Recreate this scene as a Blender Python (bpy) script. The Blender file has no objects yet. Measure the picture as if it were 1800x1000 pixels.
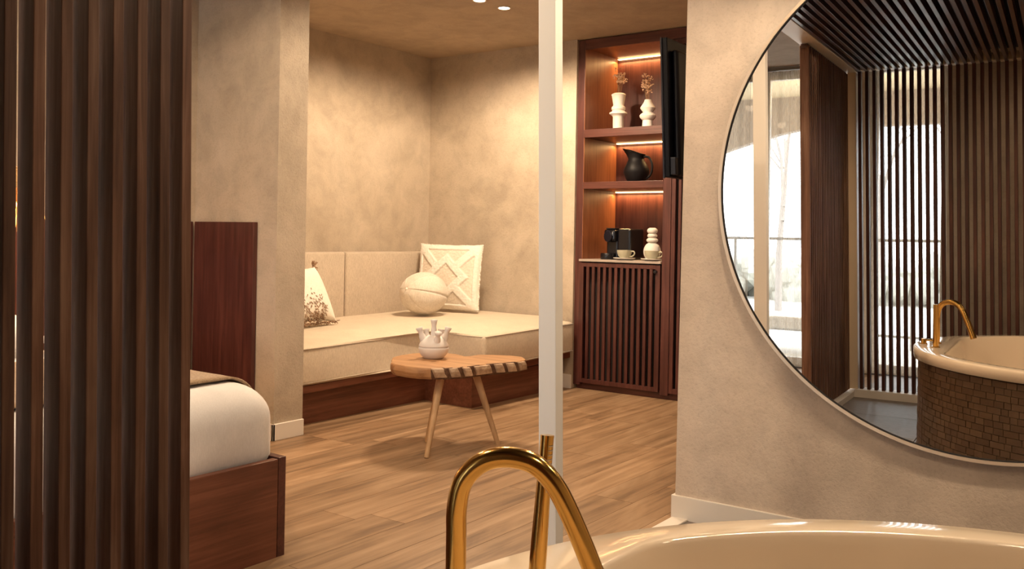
import bpy, bmesh, math, random
from mathutils import Vector, Matrix, noise
PI = math.pi
random.seed(7)
sc = bpy.context.scene
COL = sc.collection

# ------------------------------------------------------------------ camera, world, exposure
H = 1.12
ROLL = math.radians(1.03); AIM = math.radians(36.0)
cam_d = bpy.data.cameras.new('camera'); cam = bpy.data.objects.new('camera', cam_d); COL.objects.link(cam)
cam_d.sensor_width = 36.0; cam_d.lens = 1596 / 1800 * 36.0
cam_d.shift_y = -(500 - 414) / 1800.0
cam_d.clip_start = 0.02; cam_d.clip_end = 200
cam.location = (0, 0, H)
fw = Vector((-math.sin(AIM), math.cos(AIM), 0)); rt = Vector((math.cos(AIM), math.sin(AIM), 0)); up = Vector((0, 0, 1))
r_ = rt * math.cos(ROLL) + up * math.sin(ROLL); u_ = up * math.cos(ROLL) - rt * math.sin(ROLL)
cam.rotation_euler = Matrix((r_, u_, -fw)).transposed().to_euler()
sc.camera = cam
sc.view_settings.view_transform = 'Standard'; sc.view_settings.look = 'None'
sc.view_settings.exposure = 0.0; sc.view_settings.gamma = 1.0; sc.view_settings.use_curve_mapping = False
sc.cycles.max_bounces = 8; sc.cycles.diffuse_bounces = 5; sc.cycles.glossy_bounces = 5; sc.cycles.transparent_max_bounces = 12
sc.cycles.sample_clamp_indirect = 6.0; sc.cycles.use_denoising = True
sc.cycles.caustics_reflective = False; sc.cycles.caustics_refractive = False

W = bpy.data.worlds.new('sky'); sc.world = W; W.use_nodes = True
bg = W.node_tree.nodes['Background']; bg.inputs[0].default_value = (0.90, 0.95, 1.0, 1); bg.inputs[1].default_value = 7.5

def lamp(name, kind, loc, power, color, target=None, **kw):
    d = bpy.data.lights.new(name, kind); o = bpy.data.objects.new(name, d); COL.objects.link(o)
    o.location = loc; d.energy = power; d.color = color
    for k, v in kw.items(): setattr(d, k, v)
    if target is not None: o.rotation_euler = (Vector(target) - Vector(loc)).to_track_quat('-Z', 'Y').to_euler()
    return o
LK = 1.9; WARM = (1.0, 0.745, 0.49); WARM2 = (1.0, 0.60, 0.30)
SPOT_A = (-3.494, 4.422); SPOT_B = (-3.477, 4.655)
for p in (SPOT_A, SPOT_B):
    lamp('downlight_or_fill', 'SPOT', (p[0], p[1], 2.555), 66 * LK, WARM, (p[0], p[1], 0), spot_size=3.0, spot_blend=0.35, shadow_soft_size=0.035)
ROOM_FILL_SPOTS = [(-2.25, 4.7, 26), (-2.3, 2.9, 14), (-3.4, 2.3, 26), (-3.3, 0.6, 26), (-2.05, 1.1, 34), (0.4, -0.75, 14)]  # unseen fill spots, added to brighten the room, bed and walls
for x, y, p in ROOM_FILL_SPOTS:
    lamp('downlight_or_fill', 'SPOT', (x, y, 2.555), p * LK, WARM, (x, y, 0), spot_size=3.0, spot_blend=0.4, shadow_soft_size=0.05)
NICHE_FILL_SPOTS = [(-1.05, 2.50, 62), (-0.25, 2.55, 55), (0.6, 2.5, 50), (0.30, 1.0, 50)]  # fill added outside the mirror's view to brighten its wall and the tub
for x, y, p in NICHE_FILL_SPOTS:
    lamp('downlight_or_fill', 'SPOT', (x, y, 2.285), p * LK * 0.38, WARM, (x, y, 0), spot_size=3.0, spot_blend=0.4, shadow_soft_size=0.05)
lamp('pendant_glow', 'POINT', (-4.12, 1.84, 1.22), 40, WARM2, shadow_soft_size=0.06)
for z in (2.482, 1.828, 1.452):
    lamp('shelf_glow', 'AREA', (-3.19, 6.165, z), 3.2, (1.0, 0.55, 0.20), (-3.19, 6.13, 0), shape='RECTANGLE', size=0.63, size_y=0.02)
por = lamp('window_portal', 'AREA', (-2.85, -1.36, 1.28), 1, (1, 1, 1), (-2.85, 5, 1.28), shape='RECTANGLE', size=3.5, size_y=2.5)
por.data.cycles.is_portal = True

# ------------------------------------------------------------------ materials
def new_mat(name):
    m = bpy.data.materials.new(name); m.use_nodes = True
    nt = m.node_tree; b = nt.nodes['Principled BSDF']
    return m, nt, b
def N(nt, t, **kw):
    n = nt.nodes.new(t)
    for k, v in kw.items():
        if k in n.inputs: n.inputs[k].default_value = v
        else: setattr(n, k, v)
    return n
def ramp(nt, fac, stops):
    r = nt.nodes.new('ShaderNodeValToRGB'); e = r.color_ramp.elements
    while len(e) < len(stops): e.new(0.5)
    for k, (p, c) in enumerate(stops): e[k].position = p; e[k].color = (*c, 1)
    nt.links.new(fac, r.inputs[0]); return r.outputs[0]
def coords(nt, scale=(1, 1, 1), rnd=True):
    tc = nt.nodes.new('ShaderNodeTexCoord'); mp = N(nt, 'ShaderNodeMapping'); mp.inputs['Scale'].default_value = scale
    if rnd:
        oi = nt.nodes.new('ShaderNodeObjectInfo'); mul = N(nt, 'ShaderNodeMath', operation='MULTIPLY'); mul.inputs[1].default_value = 31.7
        nt.links.new(oi.outputs['Random'], mul.inputs[0])
        ad = N(nt, 'ShaderNodeVectorMath', operation='ADD')
        nt.links.new(tc.outputs['Object'], ad.inputs[0]); nt.links.new(mul.outputs[0], ad.inputs[1]); nt.links.new(ad.outputs[0], mp.inputs[0])
    else: nt.links.new(tc.outputs['Object'], mp.inputs[0])
    return mp.outputs[0]
def noise_n(nt, vec, scale, detail=4, rough=0.55, dist=0.0):
    n = N(nt, 'ShaderNodeTexNoise', Scale=scale, Detail=detail, Roughness=rough, Distortion=dist)
    nt.links.new(vec, n.inputs['Vector']); return n.outputs['Fac']
def bump(nt, b, h, strength, dist=0.01):
    n = N(nt, 'ShaderNodeBump', Strength=strength, Distance=dist); nt.links.new(h, n.inputs['Height']); nt.links.new(n.outputs[0], b.inputs['Normal'])
def mixc(nt, fac, a, b_, mode='MIX'):
    n = nt.nodes.new('ShaderNodeMix'); n.data_type = 'RGBA'; n.blend_type = mode
    if isinstance(fac, float): n.inputs[0].default_value = fac
    else: nt.links.new(fac, n.inputs[0])
    for s, v in ((6, a), (7, b_)):
        if isinstance(v, tuple): n.inputs[s].default_value = (*v, 1)
        else: nt.links.new(v, n.inputs[s])
    return n.outputs[2]
def plain(name, col, rough=0.5, metal=0.0, **kw):
    m, nt, b = new_mat(name); b.inputs['Base Color'].default_value = (*col, 1)
    b.inputs['Roughness'].default_value = rough; b.inputs['Metallic'].default_value = metal
    for k, v in kw.items(): b.inputs[k].default_value = v
    v = coords(nt, rnd=False); n = noise_n(nt, v, 90, 3)
    mr = N(nt, 'ShaderNodeMapRange'); mr.inputs[3].default_value = max(0.02, rough - 0.04); mr.inputs[4].default_value = rough + 0.04
    nt.links.new(n, mr.inputs[0]); nt.links.new(mr.outputs[0], b.inputs['Roughness'])
    return m
def plaster(name, c0, c1, c2, bs=0.35):
    m, nt, b = new_mat(name); v = coords(nt, rnd=False)
    big = noise_n(nt, v, 1.3, 6, 0.6, 0.6); mid = noise_n(nt, v, 6, 6, 0.65, 0.4); fine = noise_n(nt, v, 85, 5, 0.7)
    col = ramp(nt, big, [(0.32, c0), (0.5, c1), (0.7, c2)])
    mm = ramp(nt, mid, [(0.35, (0.86, 0.86, 0.86)), (0.6, (1.03, 1.03, 1.03))])
    col = mixc(nt, 1.0, col, mm, 'MULTIPLY')
    pit = ramp(nt, fine, [(0.36, (0.80, 0.78, 0.76)), (0.47, (1, 1, 1))])
    col = mixc(nt, 0.5, col, pit, 'MULTIPLY')
    nt.links.new(col, b.inputs['Base Color']); b.inputs['Roughness'].default_value = 0.75
    ad = N(nt, 'ShaderNodeMath', operation='ADD'); nt.links.new(mid, ad.inputs[0]); nt.links.new(fine, ad.inputs[1])
    bump(nt, b, ad.outputs[0], bs, 0.006); return m
def wood(name, dark, mid, light, axis='Z', fine=60, rough=0.42, contrast=1.0, var=0.18, bs=0.15, spec=0.5):
    m, nt, b = new_mat(name)
    s = {'X': (0.035, 1, 1), 'Y': (1, 0.035, 1), 'Z': (1, 1, 0.035)}[axis]
    v = coords(nt, s)
    g = noise_n(nt, v, fine, 7, 0.62, 0.5)
    s2 = tuple(k * 1.0 if k == 1 else 0.25 for k in s)
    v2 = coords(nt, s2); w = noise_n(nt, v2, 5.5, 4, 0.55, 1.6)
    ad = N(nt, 'ShaderNodeMix'); ad.inputs[0].default_value = 0.42; nt.links.new(g, ad.inputs[2]); nt.links.new(w, ad.inputs[3])
    col = ramp(nt, ad.outputs[0], [(0.36, dark), (0.5, mid), (0.64, light)])
    oi = nt.nodes.new('ShaderNodeObjectInfo'); mr = N(nt, 'ShaderNodeMapRange'); mr.inputs[3].default_value = 1 - var; mr.inputs[4].default_value = 1 + var
    nt.links.new(oi.outputs['Random'], mr.inputs[0])
    cmb = nt.nodes.new('ShaderNodeCombineColor'); [nt.links.new(mr.outputs[0], cmb.inputs[i]) for i in range(3)]
    col = mixc(nt, 1.0, col, cmb.outputs[0], 'MULTIPLY')
    nt.links.new(col, b.inputs['Base Color']); b.inputs['Roughness'].default_value = rough
    b.inputs['Specular IOR Level'].default_value = spec
    bump(nt, b, g, bs, 0.003); return m
def fabric(name, c0, c1, scale=420, bs=0.35, rough=0.9, wr=0.0):
    m, nt, b = new_mat(name); v = coords(nt, rnd=False)
    a = noise_n(nt, v, scale, 2, 0.6); c = noise_n(nt, v, 9, 4, 0.6)
    wv = coords(nt, (1, 1, 0.18), rnd=False); st = noise_n(nt, wv, scale * 0.7, 2)
    mx = N(nt, 'ShaderNodeMix'); mx.inputs[0].default_value = 0.5; nt.links.new(a, mx.inputs[2]); nt.links.new(st, mx.inputs[3])
    col = ramp(nt, mx.outputs[0], [(0.38, c0), (0.6, c1)])
    mm = ramp(nt, c, [(0.3, (0.93, 0.93, 0.93)), (0.7, (1.03, 1.03, 1.03))])
    col = mixc(nt, 1.0, col, mm, 'MULTIPLY')
    nt.links.new(col, b.inputs['Base Color']); b.inputs['Roughness'].default_value = rough
    b.inputs['Sheen Weight'].default_value = 0.25
    h = mx.outputs[0]
    bump(nt, b, h, bs, 0.003); return m

M = {}
M['plaster'] = plaster('plaster_warm', (0.40, 0.33, 0.255), (0.47, 0.395, 0.31), (0.54, 0.46, 0.37))
M['plaster_bath'] = plaster('plaster_bath', (0.56, 0.465, 0.38), (0.63, 0.53, 0.44), (0.70, 0.60, 0.51), 0.4)
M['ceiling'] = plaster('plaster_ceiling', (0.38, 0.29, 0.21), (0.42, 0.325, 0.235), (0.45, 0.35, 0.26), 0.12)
M['paint'] = plain('cream_paint', (0.66, 0.60, 0.51), 0.45)
M['base'] = plain('baseboard_paint', (0.74, 0.69, 0.63), 0.5)
M['white_paint'] = plain('white_paint', (0.87, 0.85, 0.82), 0.35)
M['niche_paint'] = plain('niche_frame_paint', (0.62, 0.50, 0.36), 0.4)
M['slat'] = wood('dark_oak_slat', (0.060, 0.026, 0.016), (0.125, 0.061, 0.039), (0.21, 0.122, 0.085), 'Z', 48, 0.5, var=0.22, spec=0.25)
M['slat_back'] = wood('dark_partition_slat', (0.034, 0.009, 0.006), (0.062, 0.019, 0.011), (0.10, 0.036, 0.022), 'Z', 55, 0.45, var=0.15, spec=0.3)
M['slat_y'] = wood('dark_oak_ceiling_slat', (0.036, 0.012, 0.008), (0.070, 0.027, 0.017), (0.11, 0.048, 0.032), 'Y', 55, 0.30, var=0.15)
M['walnut_z'] = wood('walnut_upright', (0.046, 0.0135, 0.011), (0.078, 0.024, 0.019), (0.115, 0.038, 0.029), 'Z', 60, 0.38, var=0.04)
M['walnut_x'] = wood('walnut_level', (0.054, 0.016, 0.012), (0.090, 0.028, 0.020), (0.13, 0.044, 0.031), 'X', 60, 0.38, var=0.04)
M['walnut_y'] = wood('walnut_lengthwise', (0.095, 0.030, 0.016), (0.15, 0.050, 0.027), (0.21, 0.078, 0.045), 'Y', 60, 0.38, var=0.04)
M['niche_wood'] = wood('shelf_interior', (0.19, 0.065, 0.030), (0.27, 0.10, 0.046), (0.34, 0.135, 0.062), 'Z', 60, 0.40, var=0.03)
M['plank'] = wood('oak_plank', (0.14, 0.080, 0.042), (0.29, 0.180, 0.102), (0.41, 0.272, 0.168), 'Y', 22, 0.42, var=0.13, bs=0.15, spec=0.4)
M['table_top'] = wood('live_edge_teak', (0.26, 0.13, 0.055), (0.40, 0.21, 0.095), (0.50, 0.29, 0.145), 'X', 22, 0.45, var=0.0)
M['table_edge'] = wood('weathered_edge', (0.22, 0.13, 0.08), (0.42, 0.29, 0.19), (0.58, 0.44, 0.32), 'X', 30, 0.6, var=0.2)
M['table_gap_dark'] = wood('dark_gap_edge', (0.05, 0.022, 0.012), (0.10, 0.048, 0.027), (0.18, 0.10, 0.06), 'X', 40, 0.8, var=0.0)  # slab edge coloured dark to paint the shade in gaps between chips
M['table_leg'] = wood('pale_table_leg', (0.42, 0.27, 0.15), (0.52, 0.35, 0.205), (0.60, 0.42, 0.26), 'Z', 40, 0.5, var=0.05)
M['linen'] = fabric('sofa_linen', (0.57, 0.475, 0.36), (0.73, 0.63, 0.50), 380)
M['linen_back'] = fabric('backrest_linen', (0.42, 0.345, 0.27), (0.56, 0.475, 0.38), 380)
M['piping'] = fabric('seam_linen', (0.42, 0.35, 0.27), (0.55, 0.46, 0.36), 300)
M['pillow'] = fabric('pillow_cotton', (0.78, 0.73, 0.66), (0.88, 0.84, 0.78), 260, 0.5)
M['pillow_flat'] = fabric('pillow_ground', (0.68, 0.61, 0.52), (0.77, 0.70, 0.61), 260, 0.4)
M['ball'] = fabric('ball_knit', (0.62, 0.56, 0.48), (0.74, 0.68, 0.60), 200, 0.6)
M['tassel'] = fabric('brown_tassel', (0.20, 0.11, 0.06), (0.40, 0.25, 0.15), 260, 0.6)
M['sheet'] = fabric('bed_linen', (0.72, 0.70, 0.70), (0.80, 0.78, 0.78), 500, 0.08, 0.8)
M['throw'] = fabric('bed_throw', (0.24, 0.155, 0.085), (0.40, 0.28, 0.17), 160, 0.7)
M['straw'] = fabric('raffia', (0.45, 0.25, 0.09), (0.70, 0.45, 0.20), 120, 0.3)
M['acrylic'] = plain('tub_acrylic', (0.78, 0.66, 0.52), 0.12, 0.0, **{'Coat Weight': 0.4})
M['ceramic'] = plain('matt_ceramic', (0.74, 0.71, 0.66), 0.55)
M['ceramic_vase'] = plain('chalk_ceramic', (0.70, 0.67, 0.66), 0.7)
M['cup'] = plain('stoneware_cup', (0.46, 0.44, 0.33), 0.25)
M['black'] = plain('black_plastic', (0.006, 0.006, 0.009), 0.25)
M['black_matt'] = plain('black_clay', (0.007, 0.006, 0.007), 0.5, **{'Specular IOR Level': 0.2})
M['tv'] = plain('tv_shell', (0.003, 0.003, 0.006), 0.35, **{'Specular IOR Level': 0.15})
M['tv_edge'] = plain('tv_edge', (0.012, 0.012, 0.020), 0.3, **{'Specular IOR Level': 0.3})
M['void'] = plain('dark_recess', (0.008, 0.005, 0.005), 0.8)
M['counter'] = plain('stone_counter', (0.40, 0.34, 0.30), 0.35)
M['chrome'] = plain('pale_metal', (0.7, 0.7, 0.7), 0.2, 1.0)
M['stem'] = plain('dry_stem', (0.30, 0.16, 0.07), 0.8)
M['blossom'] = plain('dry_blossom', (0.72, 0.50, 0.34), 0.8)
M['bark'] = plain('tree_bark', (0.30, 0.27, 0.25), 0.9)
M['hedge'] = plain('hedge_leaves', (0.34, 0.34, 0.30), 0.9)
M['rail'] = plain('rail_metal', (0.22, 0.22, 0.22), 0.5)
M['paving'] = plain('balcony_paving', (0.62, 0.60, 0.56), 0.7)
M['frame_metal'] = plain('mirror_frame_metal', (0.78, 0.62, 0.46), 0.3, 0.6)
M['grey_frame'] = plain('window_frame_paint', (0.72, 0.72, 0.72), 0.4)
M['soffit'] = plain('soffit_paint', (0.72, 0.60, 0.40), 0.7)
M['fascia'] = plain('fascia_paint', (0.30, 0.25, 0.21), 0.7)
# brass
m, nt, b = new_mat('brushed_brass'); b.inputs['Base Color'].default_value = (0.72, 0.44, 0.13, 1); b.inputs['Metallic'].default_value = 1
v = coords(nt, (1, 1, 0.1), rnd=False); n = noise_n(nt, v, 240, 3); mr = N(nt, 'ShaderNodeMapRange'); mr.inputs[3].default_value = 0.13; mr.inputs[4].default_value = 0.22
nt.links.new(n, mr.inputs[0]); nt.links.new(mr.outputs[0], b.inputs['Roughness']); M['brass'] = m
# mirror glass
m, nt, b = new_mat('silvered_glass'); b.inputs['Base Color'].default_value = (0.90, 0.87, 0.83, 1); b.inputs['Metallic'].default_value = 1; b.inputs['Roughness'].default_value = 0.0; M['mirror'] = m
# tiles
def tilemat(name, c0, c1, c2, rough, var):
    m, nt, b = new_mat(name); v = coords(nt); n = noise_n(nt, v, 30, 5, 0.6)
    oi = nt.nodes.new('ShaderNodeObjectInfo'); mx = N(nt, 'ShaderNodeMix'); mx.inputs[0].default_value = var
    nt.links.new(n, mx.inputs[2]); nt.links.new(oi.outputs['Random'], mx.inputs[3])
    nt.links.new(ramp(nt, mx.outputs[0], [(0.2, c0), (0.5, c1), (0.85, c2)]), b.inputs['Base Color'])
    b.inputs['Roughness'].default_value = rough; bump(nt, b, n, 0.25, 0.004); return m
M['tub_tile'] = tilemat('glazed_tub_tile', (0.062, 0.034, 0.018), (0.085, 0.049, 0.027), (0.12, 0.074, 0.044), 0.30, 0.4)
M['grout'] = plain('tile_grout', (0.07, 0.042, 0.025), 0.8)
M['stone'] = tilemat('stone_floor_tile', (0.13, 0.11, 0.10), (0.18, 0.15, 0.135), (0.23, 0.20, 0.18), 0.45, 0.3)
# emitters
def emit(name, col, s):
    m, nt, b = new_mat(name); b.inputs['Base Color'].default_value = (*col, 1); b.inputs['Emission Color'].default_value = (*col, 1); b.inputs['Emission Strength'].default_value = s; return m
M['bulb'] = emit('lamp_glow', (1.0, 0.86, 0.62), 25)
M['led'] = emit('led_glow', (1.0, 0.66, 0.30), 9)
# sheer curtain
m = bpy.data.materials.new('sheer_voile'); m.use_nodes = True; nt = m.node_tree; nt.nodes.clear()
out = nt.nodes.new('ShaderNodeOutputMaterial'); tr = nt.nodes.new('ShaderNodeBsdfTransparent'); df = N(nt, 'ShaderNodeBsdfDiffuse'); tl = N(nt, 'ShaderNodeBsdfTranslucent')
df.inputs[0].default_value = (0.72, 0.66, 0.56, 1); tl.inputs[0].default_value = (0.72, 0.67, 0.58, 1)
a = nt.nodes.new('ShaderNodeMixShader'); a.inputs[0].default_value = 0.5; nt.links.new(df.outputs[0], a.inputs[1]); nt.links.new(tl.outputs[0], a.inputs[2])
g = nt.nodes.new('ShaderNodeMixShader'); nt.links.new(tr.outputs[0], g.inputs[1]); nt.links.new(a.outputs[0], g.inputs[2])
v = coords(nt, (1, 1, 0.05), rnd=False); n = noise_n(nt, v, 300, 2); mr = N(nt, 'ShaderNodeMapRange'); mr.inputs[3].default_value = 0.18; mr.inputs[4].default_value = 0.54
nt.links.new(n, mr.inputs[0]); nt.links.new(mr.outputs[0], g.inputs[0]); nt.links.new(g.outputs[0], out.inputs[0]); M['sheer'] = m
# window glass
m = bpy.data.materials.new('window_glass'); m.use_nodes = True; nt = m.node_tree; nt.nodes.clear()
out = nt.nodes.new('ShaderNodeOutputMaterial'); tr = nt.nodes.new('ShaderNodeBsdfTransparent'); gl = N(nt, 'ShaderNodeBsdfGlossy'); gl.inputs['Roughness'].default_value = 0.0
tr.inputs[0].default_value = (0.95, 0.96, 0.96, 1)
fr = N(nt, 'ShaderNodeFresnel', IOR=1.45); g = nt.nodes.new('ShaderNodeMixShader')
nt.links.new(fr.outputs[0], g.inputs[0]); nt.links.new(tr.outputs[0], g.inputs[1]); nt.links.new(gl.outputs[0], g.inputs[2]); nt.links.new(g.outputs[0], out.inputs[0]); M['glass'] = m

# ------------------------------------------------------------------ helpers
def root_of(o):
    while o.parent: o = o.parent
    return o
def obj(name, bm, mat, parent=None, smooth=False, bevel=0.0, loc=None, segs=2):
    """link a bmesh given in world coordinates as one object; loc moves its origin"""
    me = bpy.data.meshes.new(name)
    org = Vector(loc) if loc is not None else (root_of(parent).location.copy() if parent else Vector((0, 0, 0)))
    if parent: base = root_of(parent).location
    bmesh.ops.recalc_face_normals(bm, faces=bm.faces)
    for v in bm.verts: v.co -= org
    if smooth:
        for f in bm.faces: f.smooth = True
    bm.to_mesh(me); bm.free()
    if smooth and smooth != 'all':
        me.set_sharp_from_angle(angle=math.radians(40))
    me.materials.append(mat)
    o = bpy.data.objects.new(name, me); COL.objects.link(o)
    if parent:
        o.parent = parent; wl = Vector((0, 0, 0)); p = parent
        while p: wl += p.location; p = p.parent
        o.location = org - wl
    else: o.location = org
    if bevel:
        md = o.modifiers.new('bevel', 'BEVEL'); md.width = bevel; md.segments = segs; md.limit_method = 'ANGLE'
    return o
def thing(name, label, cat, loc, group=None):
    o = bpy.data.objects.new(name, None); COL.objects.link(o); o.location = loc; o.empty_display_size = 0.1
    o['label'] = label; o['category'] = cat
    if group: o['group'] = group
    return o
def tag(o, label, cat, group=None):
    o['label'] = label; o['category'] = cat
    if group: o['group'] = group
    return o
def structure(o): o['kind'] = 'structure'; return o
def stuff(o): o['kind'] = 'stuff'; return o
def box(bm, x0, x1, y0, y1, z0, z1):
    vs = [bm.verts.new(p) for p in ((x0, y0, z0), (x1, y0, z0), (x1, y1, z0), (x0, y1, z0), (x0, y0, z1), (x1, y0, z1), (x1, y1, z1), (x0, y1, z1))]
    for f in ((0, 3, 2, 1), (4, 5, 6, 7), (0, 1, 5, 4), (1, 2, 6, 5), (2, 3, 7, 6), (3, 0, 4, 7)): bm.faces.new([vs[i] for i in f])
    return bm
def bx(*a): return box(bmesh.new(), *a)
def boxes(lst):
    bm = bmesh.new()
    for a in lst: box(bm, *a)
    return bm
def lean(bm, k=-0.0222):
    for v in bm.verts: v.co.x += k * (v.co.z - H)
    return bm
def lathe(bm, prof, c=(0, 0, 0), n=28, closed=False):
    rings = []
    for r, z in prof:
        rings.append([bm.verts.new((c[0] + r * math.cos(2 * PI * k / n), c[1] + r * math.sin(2 * PI * k / n), c[2] + z)) for k in range(n)] if r > 1e-6 else [bm.verts.new((c[0], c[1], c[2] + z))])
    for a, b2 in zip(rings, rings[1:]):
        for k in range(n):
            if len(a) == 1 and len(b2) == 1: continue
            if len(a) == 1: bm.faces.new((a[0], b2[k], b2[(k + 1) % n]))
            elif len(b2) == 1: bm.faces.new((a[k], a[(k + 1) % n], b2[0]))
            else: bm.faces.new((a[k], a[(k + 1) % n], b2[(k + 1) % n], b2[k]))
    return bm
def tube(bm, pts, rad, n=12, cap=True):
    pts = [Vector(p) for p in pts]; rs = rad if isinstance(rad, (list, tuple)) else [rad] * len(pts)
    t0 = (pts[1] - pts[0]).normalized(); ref = Vector((0, 0, 1)) if abs(t0.z) < 0.9 else Vector((1, 0, 0))
    nrm = (ref - t0 * ref.dot(t0)).normalized(); rings = []
    for i, p in enumerate(pts):
        t = (pts[min(i + 1, len(pts) - 1)] - pts[max(i - 1, 0)]).normalized()
        nrm = (nrm - t * nrm.dot(t)).normalized(); bn = t.cross(nrm)
        rings.append([bm.verts.new(p + (nrm * math.cos(2 * PI * k / n) + bn * math.sin(2 * PI * k / n)) * rs[i]) for k in range(n)])
    for a, b2 in zip(rings, rings[1:]):
        for k in range(n): bm.faces.new((a[k], a[(k + 1) % n], b2[(k + 1) % n], b2[k]))
    if cap: bm.faces.new(rings[0][::-1]); bm.faces.new(rings[-1])
    return bm
def smooth_path(pts, n=6):
    P = [Vector(p) for p in pts]; P = [2 * P[0] - P[1]] + P + [2 * P[-1] - P[-2]]; out = []
    for i in range(1, len(P) - 2):
        for k in range(n):
            t = k / n; a, b2, c, d = P[i - 1:i + 3]
            out.append(0.5 * ((2 * b2) + (c - a) * t + (2 * a - 5 * b2 + 4 * c - d) * t * t + (3 * b2 - a - 3 * c + d) * t ** 3))
    out.append(P[-2]); return out
def prism(bm, poly, z0, z1):
    lo = [bm.verts.new((x, y, z0)) for x, y in poly]; hi = [bm.verts.new((x, y, z1)) for x, y in poly]
    bm.faces.new(lo[::-1]); bm.faces.new(hi)
    for k in range(len(poly)): bm.faces.new((lo[k], lo[(k + 1) % len(poly)], hi[(k + 1) % len(poly)], hi[k]))
    return bm
def copy_to(src, name, loc, parent=None):
    o = src.copy(); COL.objects.link(o); o.name = name; o.parent = parent; o.location = loc
    return o

# ------------------------------------------------------------------ room shell
ZC = 2.577
fl = structure(obj('floor', bx(-5.3, 2.0, -1.5, 6.5, -0.12, -0.006), M['grout']))
structure(obj('ceiling', bx(-5.3, 2.0, -1.5, 6.5, ZC, ZC + 0.1), M['ceiling']))
structure(obj('wall_left', bx(-5.12, -5.0, 3.39, 5.82, 0, ZC), M['plaster']))                  # alcove side wall
structure(obj('wall_back', bx(-5.12, -3.575, 5.70, 5.82, 0, ZC), M['plaster']))
structure(obj('wall_bedroom', bx(-5.12, -3.873, 3.19, 3.39, 0, ZC), M['plaster']))
structure(obj('wall_bed_head', bx(-4.72, -4.6, -1.3, 3.19, 0, ZC), M['plaster']))
structure(obj('wall_corridor_end', bx(-1.5, -1.4, 3.6, 6.3, 0, ZC), M['plaster']))
structure(obj('wall_behind_cabinet', bx(-3.7, -1.4, 6.26, 6.36, 0, ZC), M['plaster']))
structure(obj('wall_cabinet_side', bx(-3.70, -3.575, 5.82, 6.26, 0, ZC), M['plaster']))
structure(obj('wall_right', bx(1.72, 1.84, -1.3, 3.6, 0, ZC), M['plaster']))
k1 = math.tan(math.radians(1.0))
bm = prism(bmesh.new(), [(-1.59, 3.329), (1.8, 3.329 + 3.39 * k1), (1.8, 3.6), (-1.40, 3.6), (-1.585, 3.52)], 0, ZC)
for v_ in bm.verts:
    if v_.co.x < 0: v_.co.x += 0.0075 * v_.co.z
structure(obj('wall_mirror', bm, M['plaster_bath']))
bm = prism(bmesh.new(), [(-1.602, 3.317), (1.7, 3.317 + 3.30 * k1), (1.7, 3.335 + 3.30 * k1), (-1.585, 3.335), (-1.585, 3.48), (-1.602, 3.48)], 0.0, 0.098)
structure(obj('baseboard_mirror', bm, M['base'], bevel=0.002))
structure(obj('baseboard_stub', boxes([(-3.875, -3.860, 3.178, 3.39, 0, 0.088), (-4.6, -3.86, 3.178, 3.192, 0, 0.088)]), M['base'], bevel=0.002))
structure(obj('baseboard_back', bx(-3.665, -3.575, 5.688, 5.702, 0, 0.10), M['base'], bevel=0.002))

# floor planks, each its own board
PW = 0.185; pm = {}
def plank_mesh(L, w):
    key = (round(L, 3), round(w, 3))
    if key not in pm:
        b2 = bmesh.new(); box(b2, 0.0009, w - 0.0009, 0.0009, L - 0.0009, -0.006, 0.0)
        me = bpy.data.meshes.new('plank'); bmesh.ops.recalc_face_normals(b2, faces=b2.faces); b2.to_mesh(me); b2.free(); me.materials.append(M['plank']); pm[key] = me
    return pm[key]
x = -4.60; row = 0
while x < -1.45:
    y = -1.25 - random.random() * 1.1; w = min(PW, -1.455 - x)
    while y < 6.2:
        L = random.choice((1.1, 1.25, 1.4)); y0 = max(y, -1.25); y1 = min(y + L, 6.2)
        if not (x < -4.0 and y0 > 3.6 and False) and y1 - y0 > 0.02 and w > 0.02:
            o = bpy.data.objects.new('plank', plank_mesh(round(y1 - y0, 2), w)); COL.objects.link(o); o.location = (x, y0, 0); o.parent = fl
        y += L
    x += PW; row += 1
# bath zone stone tiles
bm_t = {}
for i in range(6):
    for j in range(8):
        x0 = -1.53 + i * 0.56; y0 = -1.25 + j * 0.60; x1 = min(x0 + 0.556, 1.72); y1 = min(y0 + 0.596, 3.33)
        if x1 - x0 < 0.05 or y1 - y0 < 0.05: continue
        key = (round(x1 - x0, 3), round(y1 - y0, 3))
        if key not in bm_t:
            b2 = bx(0, x1 - x0, 0, y1 - y0, -0.006, 0.006); me = bpy.data.meshes.new('stone_tile'); b2.to_mesh(me); b2.free(); me.materials.append(M['stone']); bm_t[key] = me
        o = bpy.data.objects.new('stone_tile', bm_t[key]); COL.objects.link(o); o.location = (x0, y0, 0); o.parent = fl

# ceiling lights
lights = [(SPOT_A, 'round recessed ceiling light above the sofa, nearer the top edge of the photo'), (SPOT_B, 'round recessed ceiling light above the sofa, the one nearer the back wall')]
for (p, lab) in lights:
    t = thing('ceiling_light', lab, 'ceiling light', (p[0], p[1], ZC), 'recessed ceiling lights above the sofa')
    obj('trim_ring', lathe(bmesh.new(), [(0.040, 0.0), (0.044, -0.004), (0.036, -0.005), (0.033, 0.0)], (p[0], p[1], ZC), 24), M['white_paint'], t, smooth=True)
    obj('bulb', lathe(bmesh.new(), [(0, -0.002), (0.033, -0.003), (0.033, -0.0005)], (p[0], p[1], ZC), 20), M['bulb'], t)

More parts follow.
